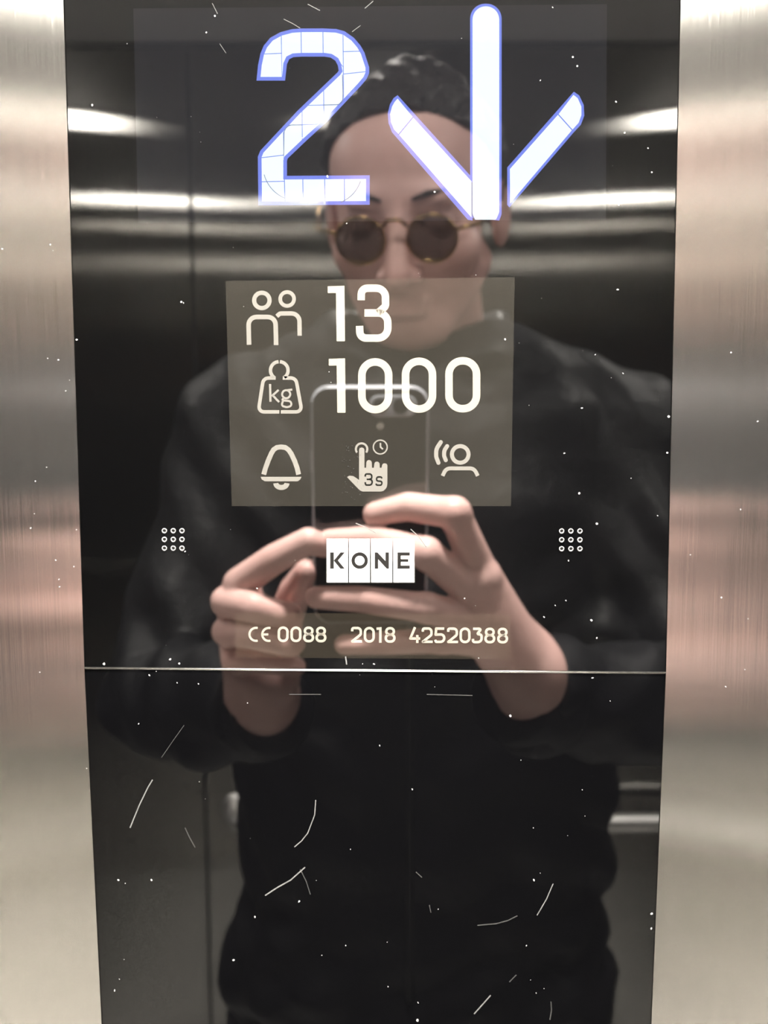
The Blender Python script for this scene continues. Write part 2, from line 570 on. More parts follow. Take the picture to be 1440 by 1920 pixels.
flat('segment_halo', M_HALO, fd, lambda bm: fill(bm, offset_poly(TWO, 6.2), L2))  # bloom around the 2, drawn as a wider glowing shape behind it
for key in sorted(cells, key=str):
    for lp in region_outline(cells[key]):
        # drop near-collinear points, shrink a little: the dark joints show between segments
        q = []
        for i in range(len(lp)):
            a, b, c = Vector(lp[i - 1]), Vector(lp[i]), Vector(lp[(i + 1) % len(lp)])
            if (b - a).length > 0.05 and abs((b - a).normalized().cross((c - b).normalized())) > 1e-3: q.append(lp[i])
        if len(q) < 3: continue
        ar = abs(sum(q[i][0] * q[(i + 1) % len(q)][1] - q[(i + 1) % len(q)][0] * q[i][1] for i in range(len(q)))) / 2
        if ar < 14: continue
        flat('digit_segment', M_SEG, fd, lambda bm: fill(bm, offset_poly(q, -0.75), L3))
bm2.free()
# thin curved joints of the unused shapes
strokes('segment_joint', M_GAP, fd, [
    (arc(560, 310, 67, 195, 248, 14), 1.3),
    (rp([(642, 140), (643, 175, 1), (642, 196, 20), (606, 197)]), 1.3),
    (rp([(532, 292), (533, 234, 22), (566, 234.5)]), 1.3),
    (arc(615, 320, 64, 292, 342, 12), 1.3)], L4)

ARROW = {
    'shaft': rp([(886, 400, 1), (886, 12, 26), (936, 12, 26), (936, 398, 14), (930, 412, 4), (890, 412, 4)], True, 10),
    'wing_tip_l': [(745.5, 185), (773.5, 219), (747, 251), (739, 243), (733, 229), (731.5, 214), (735, 200), (740, 191)],
    'wing_l': [(775, 221), (884, 340), (884, 408), (748.5, 253)],
    'wing_tip_r': [(1075, 178), (1083, 184), (1090, 200), (1090, 216), (1085, 230), (1073.5, 243), (1047.5, 214)],
    'wing_r': [(1046, 215.5), (1072, 244.5), (956.5, 381), (956, 317)]}


def halo_of(poly): return offset_poly(poly, 5.0)


HALOS = {'shaft': rp([(881.5, 408), (881.5, 7, 28), (940.5, 7, 28), (940.5, 402, 14), (936, 413.5)], True, 10),
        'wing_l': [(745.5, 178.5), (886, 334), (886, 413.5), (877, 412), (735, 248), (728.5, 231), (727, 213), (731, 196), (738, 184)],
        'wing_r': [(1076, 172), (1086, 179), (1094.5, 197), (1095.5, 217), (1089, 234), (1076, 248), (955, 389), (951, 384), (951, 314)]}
for k, p in HALOS.items():  # the arrow's bloom, drawn as flat glowing outlines
    flat('segment_halo', M_HALO, fd, lambda bm: fill(bm, p, L2 if k != 'shaft' else L2 * 0.9))
for k, p in ARROW.items():
    flat('arrow_segment', M_SEG, fd, lambda bm: fill(bm, p, L3))
strokes('segment_joint', M_GAP, fd, [([(885, 342), (885, 402), (890, 411)], 1.6)], L4)

# ---- info display
inf = flat('info_display', M_INFO, cop, lambda bm: fill(bm, [(423, 527), (965, 519.5), (958, 949), (434.5, 949)], L1))
inf['label'] = 'smoky grey window with 13 persons, 1000 kg and call symbols'


def zero(x0, x1, y0, y1, w, r):
    return (rp([(x0 + w / 2, y0 + w / 2, r), (x1 - w / 2, y0 + w / 2, r), (x1 - w / 2, y1 - w / 2, r), (x0 + w / 2, y1 - w / 2, r)], True, 10), w, True)


def one_big(x0, x1, y0, y1, w):
    def d(bm):
        fill(bm, [(x0, y0 + 1.0), (x1 - 1.0, y0), (x1, y1 - 1), (x1 - 1, y1), (x1 - w + 0.6, y1), (x1 - w - 0.4, y1 - 1), (x1 - w - 1.6, y0 + 13.6), (x0 + 0.8, y0 + 13.8), (x0, y0 + 12.8)], L2)
    return d


flat('digit', M_NUM, inf, one_big(614.4, 646.9, 535.8, 640, 15.4))
strokes('digit', M_NUM, inf, [
    (rp([(677.2, 563), (677.5, 540.4, 17), (722.5, 540.4, 17), (723, 574, 9), (708.5, 587)]), 14),
    (rp([(683.3, 586.8), (727, 586.8, 18), (727.3, 634, 19), (675, 634, 17), (674.2, 611)]), 14)], L2)
flat('digit', M_NUM, inf, one_big(616.4, 648, 671.8, 774, 15.2))
for x0, x1, y0, y1 in ((671.4, 735.8, 671.5, 775), (753.3, 818, 670.3, 774), (834.7, 900.6, 669.4, 773.4)):
    strokes('digit', M_NUM, inf, [zero(x0, x1, y0, y1, 14.2, 25)], L2)

strokes('persons_icon', M_ICON, inf, [
    (arc(491, 563.3, 14.4, 0, 360, 32)[:-1], 8, True), (arc(538.4, 560.6, 13.0, 0, 360, 32)[:-1], 7, True),
    (rp([(467, 646.5), (465.8, 594.3, 15), (516.5, 594.3, 15), (517.8, 647)]), 8.6),
    (rp([(519, 593), (525, 587.8, 5), (561.4, 587.6, 15), (561.8, 629.5)]), 8.2)], L2)
strokes('weight_icon', M_ICON, inf, [
    (arc(523.3, 694.4, 16.2, 93, 235, 20), 6.4), (arc(523.9, 694.4, 16.2, 87, -55, 20), 6.4),
    (rp([(517, 708.8), (494, 708.8, 11), (484.3, 772.2, 9), (523.8, 772.2)]), 6.6),
    (rp([(530, 708.8), (554.6, 708.8, 11), (566.2, 772.2, 9), (526.6, 772.2)]), 6.6),
    ([(506.4, 720), (507.2, 753.5)], 4.2), ([(522.5, 731), (509.5, 743)], 4.0), ([(511.5, 741.5), (523.5, 754)], 4.0),
    (arc(536.6, 739.2, 7.6, 0, 360, 24)[:-1], 3.8, True), (rp([(539, 731.4), (548, 730.4)]), 3.8),
    (rp([(532, 746), (528.2, 750.5, 4), (545, 752.2, 5), (547.2, 761, 6), (538, 763.6, 6), (527.4, 761, 6), (530.5, 752)]), 3.8)], L2)


def bell(bm):
    ribbon(bm, [(494.4, 889.8), (498, 877), (502.6, 864.5), (508.6, 850.5), (513, 843.2), (519, 839), (527, 838), (535, 839), (541, 843.4), (546.2, 851), (552.5, 864.5), (557, 877), (560, 889.8)], 9.2, L2)
    fill(bm, [(488.9, 894), (565.3, 894), (563.3, 898.5), (558.5, 902.4), (496.2, 902.4), (490.4, 898.5)], L2)
    ribbon(bm, arc(527.6, 906, 10.4, 180, 360, 18, 8.0), 9.6, L2)


flat('bell_icon', M_ICON, inf, bell)
HAND = [(650.8, 894.6), (654.7, 892), (662.5, 892.6), (673.2, 899.8), (673.2, 843), (674.6, 840.2), (678.2, 838.8), (681.8, 840.2), (683.3, 843),
        (683.3, 877), (686.4, 877), (687, 866.4), (688.6, 863.6), (691.8, 862.4), (695.4, 863.6), (697.1, 866.4), (697.5, 877), (701, 877), (701.8, 869.3),
        (703.5, 866.4), (706.6, 865.3), (710, 866.4), (711.7, 869.3), (712, 877), (715.4, 877), (716.5, 871.8), (718.2, 869.4), (721.2, 868.6), (724.8, 869.6),
        (726.3, 872.2), (726.3, 907.2), (725.4, 912.8), (722.8, 917), (719, 920.4), (715, 921.6), (680, 921.6), (675.6, 920), (672.2, 917)]
flat('touch_icon', M_ICON, inf, lambda bm: (fill(bm, HAND, L2), ribbon(bm, arc(678, 842, 10.7, -37, 217, 28), 3.9, L2)))
strokes('touch_caption', M_INK, inf, [
    (rp([(684.8, 893.5), (685.2, 888.7, 4.5), (697, 888.7, 5), (697, 897, 3), (692.5, 898.7)]), 3.2),
    (rp([(687.5, 898.7), (697.8, 898.7, 5), (697.8, 909.4, 6), (685.2, 909.4, 5.5), (684.9, 904)]), 3.2),
    (rp([(716, 897.2), (715, 894.2, 3), (706.2, 894.2, 3.4), (706.2, 901.6, 3), (716, 902.6, 3.2), (716, 909.6, 4), (706, 909.6, 3.5), (705.2, 906.6)]), 3.0)], L3)
strokes('clock_icon', M_ICON, inf, [(arc(713, 838.2, 13.0, 0, 360, 32)[:-1], 2.5, True), ([(713.2, 830.5), (713.5, 838.4), (718, 842.4)], 3.0)], L2)
strokes('intercom_icon', M_ICON, inf, [
    (arc(862.9, 852, 15.6, 0, 360, 32)[:-1], 7.6, True),
    (rp([(829.8, 892.4), (836.5, 878.2, 13), (889, 878.2, 15), (895.8, 892.4)]), 7.2),
    (rp([(826.5, 829), (818, 842, 20), (817.6, 856, 20), (822, 867.6)]), 7.8, 'round'),
    (rp([(838.4, 836.5), (832.6, 845, 14), (832.6, 855, 14), (835.8, 862.8)]), 7.6, 'round')], L2)

# ---- maker's plate: four white tiles with a letter each
lg = flat('logo_plate', M_INK, cop, lambda bm: fill(bm, [(610.5, 1008.5), (779, 1008.5), (779, 1094), (610.8, 1094)], L1))
lg['label'] = 'small plate of four white tiles reading KONE'


def c7(x, y): return (600 + x / 7.2, 1000 + y / 7.2)


KONE = [(612.5, 652.4), (654.2, 693.6), (695.6, 735.4), (737.2, 777)]


def let_k(bm):
    fill(bm, [c7(*p) for p in ((137, 257), (187, 257), (187, 477), (137, 477))], L3)
    fill(bm, [c7(*p) for p in ((277, 257), (335, 257), (243, 366), (335, 477), (275, 477), (187, 370), (187, 366))], L3)


def let_o(bm):
    ribbon(bm, arc(674.4, 1051, 12.3, 0, 360, 36)[:-1], 6.4, L3, True)


def let_n(bm):
    fill(bm, [c7(*p) for p in ((740, 257), (776, 257), (884, 372), (884, 257), (930, 257), (930, 477), (900, 477), (785, 350), (785, 477), (740, 477))], L3)


def let_e(bm):
    fill(bm, [c7(*p) for p in ((1045, 257), (1212, 257), (1212, 300), (1092, 300), (1092, 347), (1193, 347), (1193, 385), (1092, 385), (1092, 433), (1212, 433), (1212, 477), (1045, 477))], L3)


for (x0, x1), fn in zip(KONE, (let_k, let_o, let_n, let_e)):
    flat('logo_tile', M_LOGO, lg, lambda bm: fill(bm, [(x0, 1010), (x1, 1010), (x1, 1092), (x0 + 0.3, 1092)], L2))
    flat('letter', M_LOGO_INK, lg, fn)

# ---- rating strip with CE mark and numbers
rt = flat('rating_strip', M_RATE, cop, lambda bm: fill(bm, [(440, 1149), (957, 1151), (956, 1236), (442, 1233)], L1))
rt['label'] = 'faint brown strip with CE 0088, 2018 and a serial number'


def glyph(ch, x0, x1, y0, y1, w):
    h = w / 2
    a, b, t, m, u = x0 + h, x1 - h, y0 + h, (y0 + y1) / 2, y1 - h
    r = (b - a) * 0.48
    if ch == '0': return [zero(x0, x1, y0, y1, w, r)]
    if ch == '1': return [([(x0, t + 1), (b, t + 0.5), (b, y1)], w)]
    if ch == '2': return [(rp([(a, t + 6), (a, t, r), (b, t, r), (b, m - 0.5, 5), (a, u, 0.1), (x1, u)]), w)]
    if ch == '3': return [(rp([(a, t), (b, t, 2), (a + (b - a) * 0.45, m - 2.2, 1.5), (b, m - 2.2, r), (b, u, r), (a, u, r), (a, u - 6)]), w)]
    if ch == '4': return [(rp([(a + (b - a) * 0.55, y0), (a, u - 6, 0.1), (x1, u - 6)]), w), ([(b - 3, m), (b - 3, y1)], w)]
    if ch == '5': return [(rp([(b, t), (a + 1, t, 0.1), (a, m - 1, 0.1), (b, m - 2, r), (b, u, r), (a, u, r * 0.8), (a - 0.5, u - 4)]), w)]
    if ch == '8': return [(rp([(a + 1, t, r), (b - 1, t, r), (b - 1, m - 0.5, r * 0.8), (a + 1, m - 0.5, r * 0.8)], True), w, True),
                          (rp([(a, m - 0.5, r * 0.8), (b, m - 0.5, r * 0.8), (b, u, r), (a, u, r)], True), w, True)]


ce = [(arc(480, 1189.3, 12.2, 75, 285, 18), 4.2), (arc(504, 1189.5, 12.2, 75, 285, 18), 4.2), ([(492, 1189.5), (503, 1189.5)], 4.0)]
strokes('ce_mark', M_NUM, rt, ce, L2)
for txt, xs in (('0088', (520.5, 544.5, 568.3, 591.4)), ('2018', (658, 682, 706, 721)), ('42520388', (767, 790.5, 814.5, 838, 861.5, 884.5, 908, 932))):
    for ch, x in zip(txt, xs):
        dy = (x - 520) / 430 * 2.6
        wdt = 9.5 if ch == '1' else 20.8
        strokes('digit', M_NUM, rt, glyph(ch, x, x + wdt, 1174.4 + dy, 1204 + dy, 4.7), L2)

# ---- two groups of nine drilled speaker holes
def hole_mesh():
    bm = bmesh.new()
    prof = [(0.00072, 0.0), (0.00086, -0.00016), (0.00070, -0.00030), (0.00050, -0.00022), (0.00044, 0.0004)]   # radius, y
    n = 20
    rings = [[bm.verts.new((r * math.cos(2 * math.pi * k / n), y, r * math.sin(2 * math.pi * k / n))) for k in range(n)] for r, y in prof]
    for a, b in zip(rings, rings[1:]):
        for k in range(n):
            bm.faces.new((a[k], a[(k + 1) % n], b[(k + 1) % n], b[k]))
    c = bm.faces.new([bm.verts.new((0.00047 * math.cos(2 * math.pi * k / n), -0.00005, 0.00047 * math.sin(2 * math.pi * k / n))) for k in range(n)])
    bmesh.ops.recalc_face_normals(bm, faces=bm.faces)
    c.material_index = 1
    for f in bm.faces: f.smooth = f is not c
    me = bpy.data.meshes.new('speaker_hole')
    bm.to_mesh(me); bm.free()
    me.materials.append(M_RING); me.materials.append(M_HOLE)
    return me


HM = hole_mesh()
for xs, ys in (((308.4, 325.0, 341.3), (995.3, 1011.5, 1028)), ((1053.0, 1070.2, 1087.2), (995.8, 1012.3, 1029))):
    for y in ys:
        for x in xs:
            o = link('speaker_hole', HM, None, None)
            o.location = W(x, y)
            o.parent = cop; o.matrix_parent_inverse = cop.matrix_world.inverted()

# ---- scratches and dust
for pts, w, faint in [
    ([(286, 1462), (277, 1477), (262, 1508), (250, 1537), (244, 1552)], 2.2, 0), ([(345, 1360), (325, 1388), (303, 1420)], 1.2, 1),
    ([(347, 1552), (356, 1571), (366, 1589)], 1.8, 1), ([(592, 1500), (590, 1528), (577, 1562), (565, 1577), (552, 1588)], 1.8, 0),
    ([(497, 1679), (520, 1664), (545, 1650), (572, 1626)], 2.2, 0), ([(563, 1630), (574, 1652), (582, 1677)], 1.6, 1),
    ([(895, 1735), (930, 1732), (952, 1726), (970, 1717)], 1.6, 1), ([(1037, 1657), (1025, 1685), (1007, 1716)], 1.6, 0),
    ([(968, 1828), (955, 1841)], 1.6, 1), ([(920, 1866), (905, 1883), (889, 1901)], 2.0, 0), ([(1033, 1878), (1034, 1894), (1031, 1912)], 2.0, 1),
    ([(780, 1635), (791, 1645)], 1.6, 1), ([(805, 1697), (808, 1711)], 1.6, 1), ([(542, 1302), (602, 1302)], 1.4, 1), ([(800, 1302), (886, 1304)], 1.4, 1),
    ([(667, 981), (685, 988), (705, 1000)], 1.6, 0), ([(770, 992), (785, 1006), (799, 1026)], 1.4, 0), ([(648, 1231), (650, 1246)], 2.4, 0),
    ([(532, 36), (548, 44), (563, 53)], 1.2, 1), ([(577, 8), (600, 20)], 1.4, 1), ([(700, 2), (684, 16)], 1.2, 1), ([(660, 60), (676, 48)], 1.0, 1), ([(398, 6), (408, 26)], 1.2, 1),
    ([(412, 82), (424, 100)], 1.0, 1)]:
    strokes('scratch', M_SCRATCH_F if faint else M_SCRATCH, cop, [(pts, w)], 0.10 * MM)


def specks(name, parent, pts, mat, lift):
    def d(bm):
        for x, y, r in pts:
            n = 7; a0 = rnd.random() * 6; e = 0.5 + rnd.random() * 0.5; th = rnd.random() * 3.1
            poly = []
            for k in range(n):
                a = a0 + 2 * math.pi * k / n
                u, v = r * math.cos(a) * (0.8 + 0.4 * rnd.random()), r * e * math.sin(a) * (0.8 + 0.4 * rnd.random())
                poly.append((x + u * math.cos(th) - v * math.sin(th), y + u * math.sin(th) + v * math.cos(th)))
            fill(bm, poly, lift)
    o = flat(name, mat, parent, d)
    o['kind'] = 'stuff'
    return o


DUST = [(403, 30), (387, 61), (173, 197), (1036, 14), (1074, 107), (1082, 124), (1013, 151), (1155, 191), (1215, 278), (1222, 323), (1160, 384), (344, 568),
        (144, 637), (1158, 543), (1116, 665), (1168, 700), (1091, 765), (1254, 781), (1251, 849), (1058, 850), (1086, 925), (1233, 967), (1119, 982), (1066, 1051),
        (1061, 1126), (1041, 1135), (1020, 1157), (1109, 1163), (1119, 1196), (1111, 1271), (319, 1236), (336, 1244), (280, 1266), (332, 1280), (260, 1357), (372, 1282),
        (957, 1342), (773, 1480), (712, 1398), (222, 1650), (284, 1650), (478, 1719), (561, 1690), (1001, 1650), (987, 1773), (438, 1800), (215, 1857), (1222, 1713),
        (1221, 1741), (784, 1880), (783, 1913), (650, 419), (815, 360), (614, 331), (482, 1103), (347, 1034), (871, 1122), (701, 1245), (947, 636), (340, 566), (195, 1245), (1171, 249)]
sp = [(x, y, 1.4 + 1.3 * rnd.random()) for x, y in DUST]
sp += [(210 + 980 * rnd.random(), 30 + 1860 * rnd.random(), 0.5 + 0.6 * rnd.random()) for _ in range(60)]
specks('dust_specks', cop, sp, M_DUST, 0.11 * MM)
specks('dust_specks', cop, [(640 + 45 * rnd.random(), 830 + 110 * rnd.random(), 0.5 + 0.5 * rnd.random()) for _ in range(45)], M_SCRATCH_F, 0.11 * MM)
STEEL_DUST = [(110, 675), (131, 713), (124, 733), (100, 470), (95, 459), (67, 902), (105, 1050), (139, 1062), (111, 1086), (112, 1100), (75, 1260), (144, 993), (58, 990), (90, 672),
              (5, 467), (88, 876), (65, 963), (163, 1440), (1370, 661), (1420, 790), (1294, 1040), (1360, 1287), (1396, 1255), (1352, 1120), (1388, 955), (1402, 1160)]
specks('dust_specks', wf, [(x, y, 0.8 + 1.0 * rnd.random()) for x, y in STEEL_DUST], M_DUST, 0.00042)

# ------------------------------------------------------------------ ceiling lamps
for i, (lx, ly) in enumerate(LAMPS):
    r = empty('ceiling_lamp', (lx, ly, CZ))
    tag(r, 'round recessed downlight in the ceiling, %s of the car, %s' % (('left' if lx < 0 else 'right') + ' side' if lx else 'middle', 'nearest the control panel' if ly > -0.7 else 'nearest the rear wall'),
        'lamp', 'ceiling downlights')
    bm = bmesh.new()
    n = 32
    prof = [(0.046, 0.0), (0.060, -0.001), (0.060, -0.004), (0.047, -0.007), (0.043, -0.002)]
    rings = [[bm.verts.new((lx + rr * math.cos(2 * math.pi * k / n), ly + rr * math.sin(2 * math.pi * k / n), CZ + zz)) for k in range(n)] for rr, zz in prof]
    for a, b in zip(rings, rings[1:]):
        for k in range(n):
            bm.faces.new((a[k], a[(k + 1) % n], b[(k + 1) % n], b[k]))
    from_bm('trim_ring', bm, M_WHITE, r, True)
    bm = bmesh.new()
    # opal dome, a little below the ceiling, so it is seen from the side too
    prof = [(0.043 * math.cos(t), -0.026 * math.sin(t)) for t in [math.pi / 2 * k / 7 for k in range(7)]]
    rings = [[bm.verts.new((lx + rr * math.cos(2 * math.pi * k / n), ly + rr * math.sin(2 * math.pi * k / n), CZ - 0.001 + zz)) for k in range(n)] for rr, zz in prof]
    for a, b in zip(rings, rings[1:]):
        for k in range(n):
            bm.faces.new((a[k], a[(k + 1) % n], b[(k + 1) % n], b[k]))
    bm.faces.new(rings[0]); bm.faces.new(rings[-1])
    from_bm('diffuser', bm, M_LAMP, r, True)
    ld = bpy.data.lights.new('lamp_beam', 'AREA')
    ld.shape = 'DISK'
    ld.size = 0.07
    ld.energy = LAMP_BEAM
    ld.color = LAMP_COLOR
    ld.spread = math.radians(78)
    lo = bpy.data.objects.new('lamp_beam', ld)
    COL.objects.link(lo)
    lo.location = (lx, ly, CZ - 0.030)
    lo.parent = r
    lo.matrix_parent_inverse = r.matrix_world.inverted()

# ------------------------------------------------------------------ handrail on the rear wall
HZ = 0.815
g = 0.07
x0 = RF(432, 1500, -CY_ - g).x
hr = empty('handrail', (x0, CY_, HZ))
tag(hr, 'round brushed steel handrail fixed to the rear lift wall', 'handrail')
pts = [(x0, CY_ + 0.001, HZ), (x0, CY_ + g - 0.03, HZ)] + [(x0 + 0.03 - 0.03 * math.cos(a), CY_ + g - 0.03 + 0.03 * math.sin(a), HZ) for a in [math.pi / 2 * k / 6 for k in range(1, 7)]] + [(0.2, CY_ + g, HZ), (0.60, CY_ + g, HZ)]
pts += [(0.60 + 0.03 * math.sin(a), CY_ + g - 0.03 + 0.03 * math.cos(a), HZ) for a in [math.pi / 2 * k / 6 for k in range(1, 7)]] + [(0.63, CY_ + 0.001, HZ)]
tube('rail', pts, 0.016, M_RAIL, hr, 24)
for x in (x0, 0.63):
    tube('wall_flange', [(x, CY_, HZ), (x, CY_ + 0.006, HZ)], 0.03, M_RAIL, hr, 24)


# ------------------------------------------------------------------ soft body modelling: distance fields + surface nets
class Field:
    def __init__(self, lo, hi, h):
        self.lo = np.array(lo, dtype=np.float32); self.h = h
        n = np.ceil((np.array(hi) - np.array(lo)) / h).astype(int) + 1
        ax = [self.lo[i] + h * np.arange(n[i], dtype=np.float32) for i in range(3)]
        self.X, self.Y, self.Z = np.meshgrid(*ax, indexing='ij')
        self.f = np.full(tuple(n), 1.0, dtype=np.float32)

    def smin(self, d, k):
        if k <= 0:
            self.f = np.minimum(self.f, d)
        else:
            t = np.clip(0.5 + 0.5 * (d - self.f) / k, 0, 1)
            self.f = d * (1 - t) + self.f * t - k * t * (1 - t)

    def cone(self, a, b, ra, rb):
        a = np.array(a, dtype=np.float32); b = np.array(b, dtype=np.float32)
        ab = b - a
        l2 = max(float(ab @ ab), 1e-10)
        px, py, pz = self.X - a[0], self.Y - a[1], self.Z - a[2]
        t = np.clip((px * ab[0] + py * ab[1] + pz * ab[2]) / l2, 0, 1)
        return np.sqrt((px - t * ab[0]) ** 2 + (py - t * ab[1]) ** 2 + (pz - t * ab[2]) ** 2) - (ra + (rb - ra) * t)

    def ell(self, c, r, rot=None):
        p = np.stack([self.X - c[0], self.Y - c[1], self.Z - c[2]], -1)
        if rot is not None:
            p = p @ np.array(rot, dtype=np.float32)       # into local axes (columns of rot)
        r = np.array(r, dtype=np.float32)
        k0 = np.sqrt(((p / r) ** 2).sum(-1)); k1 = np.sqrt(((p / (r * r)) ** 2).sum(-1))
        return k0 * (k0 - 1) / np.maximum(k1, 1e-6)

    def chain(self, pts, k=0.0, kin=0.0):
        """pts = [(point, radius), ...] as one limb"""
        d = None
        for (a, ra), (b, rb) in zip(pts, pts[1:]):
            c = self.cone(a, b, ra, rb)
            d = c if d is None else np.minimum(d, c)
        self.smin(d, k)

    def sub(self, d, k):
        t = np.clip(0.5 - 0.5 * (self.f + d) / k, 0, 1)
        self.f = self.f * (1 - t) - d * t + k * t * (1 - t)

    def mesh(self):
        f, h = self.f, self.h
        ins = f < 0
        nx, ny, nz = f.shape
        s = (slice(0, -1), slice(1, None))
        cnt = np.zeros((nx - 1, ny - 1, nz - 1), np.float32)
        pos = np.zeros((nx - 1, ny - 1, nz - 1, 3), np.float32)
        for axis in range(3):
            o = [i for i in range(3) if i != axis]
            for i in (0, 1):
                for j in (0, 1):
                    ia = [None] * 3; ib = [None] * 3
                    ia[axis], ib[axis] = s[0], s[1]
                    ia[o[0]] = ib[o[0]] = s[i]; ia[o[1]] = ib[o[1]] = s[j]
                    fa, fb = f[tuple(ia)], f[tuple(ib)]
                    cr = (fa < 0) != (fb < 0)
                    t = np.where(cr, fa / np.where(cr, fa - fb, 1), 0)
                    cnt += cr
                    pos[..., axis] += np.where(cr, t, 0)
                    pos[..., o[0]] += cr * i; pos[..., o[1]] += cr * j
        act = cnt > 0
        idx = -np.ones(act.shape, np.int64)
        ijk = np.argwhere(act)
        idx[act] = np.arange(len(ijk))
        v = (ijk + pos[act] / cnt[act][:, None]) * h + self.lo
        quads = []
        for axis in range(3):
            o = [(axis + 1) % 3, (axis + 2) % 3]
            ia = [slice(1, -1)] * 3; ib = [slice(1, -1)] * 3
            ia[axis] = slice(0, -1); ib[axis] = slice(1, None)
            A, B = ins[tuple(ia)], ins[tuple(ib)]
            for flip, m in ((False, A & ~B), (True, ~A & B)):
                e = np.argwhere(m)
                if not len(e): continue
                e[:, o[0]] += 1; e[:, o[1]] += 1
                q = []
                for d0, d1 in ((-1, -1), (0, -1), (0, 0), (-1, 0)):
                    c = e.copy(); c[:, o[0]] += d0; c[:, o[1]] += d1
                    q.append(idx[c[:, 0], c[:, 1], c[:, 2]])
                q = np.stack(q, 1)
                quads.append(q[:, ::-1] if flip else q)
        return v, np.concatenate(quads)


def bounds(pts, pad):
    P = np.array([[p[0], p[1], p[2]] for p in pts])
    return P.min(0) - pad, P.max(0) + pad


def to_mesh(name, parts):
    vs_, qs, off = [], [], 0
    for v, q in parts:
        vs_.append(v); qs.append(q + off); off += len(v)
    v = np.concatenate(vs_); q = np.concatenate(qs)
    me = bpy.data.meshes.new(name)
    me.vertices.add(len(v)); me.vertices.foreach_set('co', v.astype(np.float32).ravel())
    me.loops.add(q.size); me.loops.foreach_set('vertex_index', q.astype(np.int32).ravel())
    me.polygons.add(len(q)); me.polygons.foreach_set('loop_start', np.arange(0, q.size, 4, dtype=np.int32))
    me.polygons.foreach_set('use_smooth', np.ones(len(q), dtype=bool))
    me.update(calc_edges=True)
    me.validate()
    return me


def smooth_v(v, q, it=2, lam=0.5):
    for _ in range(it):
        acc = np.zeros_like(v); n = np.zeros(len(v), np.float32)
        for i in range(4):
            j = (i + 1) % 4
            np.add.at(acc, q[:, i], v[q[:, j]]); np.add.at(n, q[:, i], 1)
            np.add.at(acc, q[:, j], v[q[:, i]]); np.add.at(n, q[:, j], 1)
        v = v * (1 - lam) + lam * acc / n[:, None]
    return v


# ------------------------------------------------------------------ smartphone, held just behind the lens
LENS = CP - F * 0.0045
ph = empty('smartphone', LENS)
tag(ph, 'black smartphone with a bright metal frame held up in both hands', 'smartphone')
# phone axes: RT (image right), UP, F (towards the panel); the outline shows mirrored from x 583 to 806
pw, phh, pd = 0.0745, 0.156, 0.0078
pc = LENS + RT * (-0.0065) - UP * (phh / 2 - 0.0125) - F * (pd / 2)


def P3(u, v, w): return pc + RT * u + UP * v + F * w


def rr_poly(w, h, r, n=8):
    out = []
    for cx, cy2, a0 in ((w / 2 - r, h / 2 - r, 0), (-w / 2 + r, h / 2 - r, 90), (-w / 2 + r, -h / 2 + r, 180), (w / 2 - r, -h / 2 + r, 270)):
        out += [(cx + r * math.cos(math.radians(a0 + 90 * k / n)), cy2 + r * math.sin(math.radians(a0 + 90 * k / n))) for k in range(n + 1)]
    return out


def slab(name, sects, mat, cu=0.0, cv=0.0):
    """sects = list of (width, height, radius, w) cross-sections along the phone's thickness"""
    bm = bmesh.new()
    rings = [[bm.verts.new(P3(u + cu, v + cv, w)) for u, v in rr_poly(a, b, r)] for a, b, r, w in sects]
    n = len(rings[0])
    for A, B in zip(rings, rings[1:]):
        for k in range(n): bm.faces.new((A[k], A[(k + 1) % n], B[(k + 1) % n], B[k]))
    bm.faces.new(rings[0]); bm.faces.new(rings[-1])
    return from_bm(name, bm, mat, ph)


slab('frame', [(pw - 0.003, phh - 0.003, 0.010, -pd / 2), (pw, phh, 0.0115, -pd / 4), (pw, phh, 0.0115, pd / 4), (pw - 0.003, phh - 0.003, 0.010, pd / 2)], M_PHONE_EDGE)
slab('back_cover', [(pw - 0.0034, phh - 0.0034, 0.0098, pd / 2 - 0.0005), (pw - 0.0034, phh - 0.0034, 0.0098, pd / 2 + 0.0003)], M_PHONE)
slab('screen', [(pw - 0.0036, phh - 0.0036, 0.0098, -pd / 2 - 0.0003), (pw - 0.0036, phh - 0.0036, 0.0098, -pd / 2 + 0.0005)], M_LENSGLASS)
cu, cv = 0.0065, phh / 2 - 0.0125
slab('camera_island', [(0.030, 0.0135, 0.006, pd / 2), (0.030, 0.0135, 0.006, pd / 2 + 0.0010), (0.0285, 0.012, 0.0055, pd / 2 + 0.0014)], M_PHONE_EDGE, cu + 0.008, cv)
slab('camera_lens', [(0.0095, 0.0095, 0.00474, pd / 2 + 0.0012), (0.0095, 0.0095, 0.00474, pd / 2 + 0.0017)], M_LENSGLASS, cu, cv)
slab('camera_lens', [(0.0095, 0.0095, 0.00474, pd / 2 + 0.0012), (0.0095, 0.0095, 0.00474, pd / 2 + 0.0017)], M_LENSGLASS, cu + 0.0125, cv)
slab('flash', [(0.0042, 0.0042, 0.00209, pd / 2), (0.0042, 0.0042, 0.00209, pd / 2 + 0.0006)], M_FLASH, cu, cv - 0.0125)
slab('side_button', [(0.0012, 0.014, 0.0005, -0.001), (0.0012, 0.014, 0.0005, 0.001)], M_PHONE_EDGE, -pw / 2 - 0.0002, 0.03)


def phone_d(px, py, off):
    """distance from the panel of the phone's back (plus off towards the panel) where it shows at a pixel"""
    d = CAM_D
    for _ in range(12):
        p = RF(px, py, d)
        w = (p - pc).dot(F) - (pd / 2 + off)
        d += w * 0.9
    return d


def PH(px, py, off=0.0):
    return RF(px, py, phone_d(px, py, off))


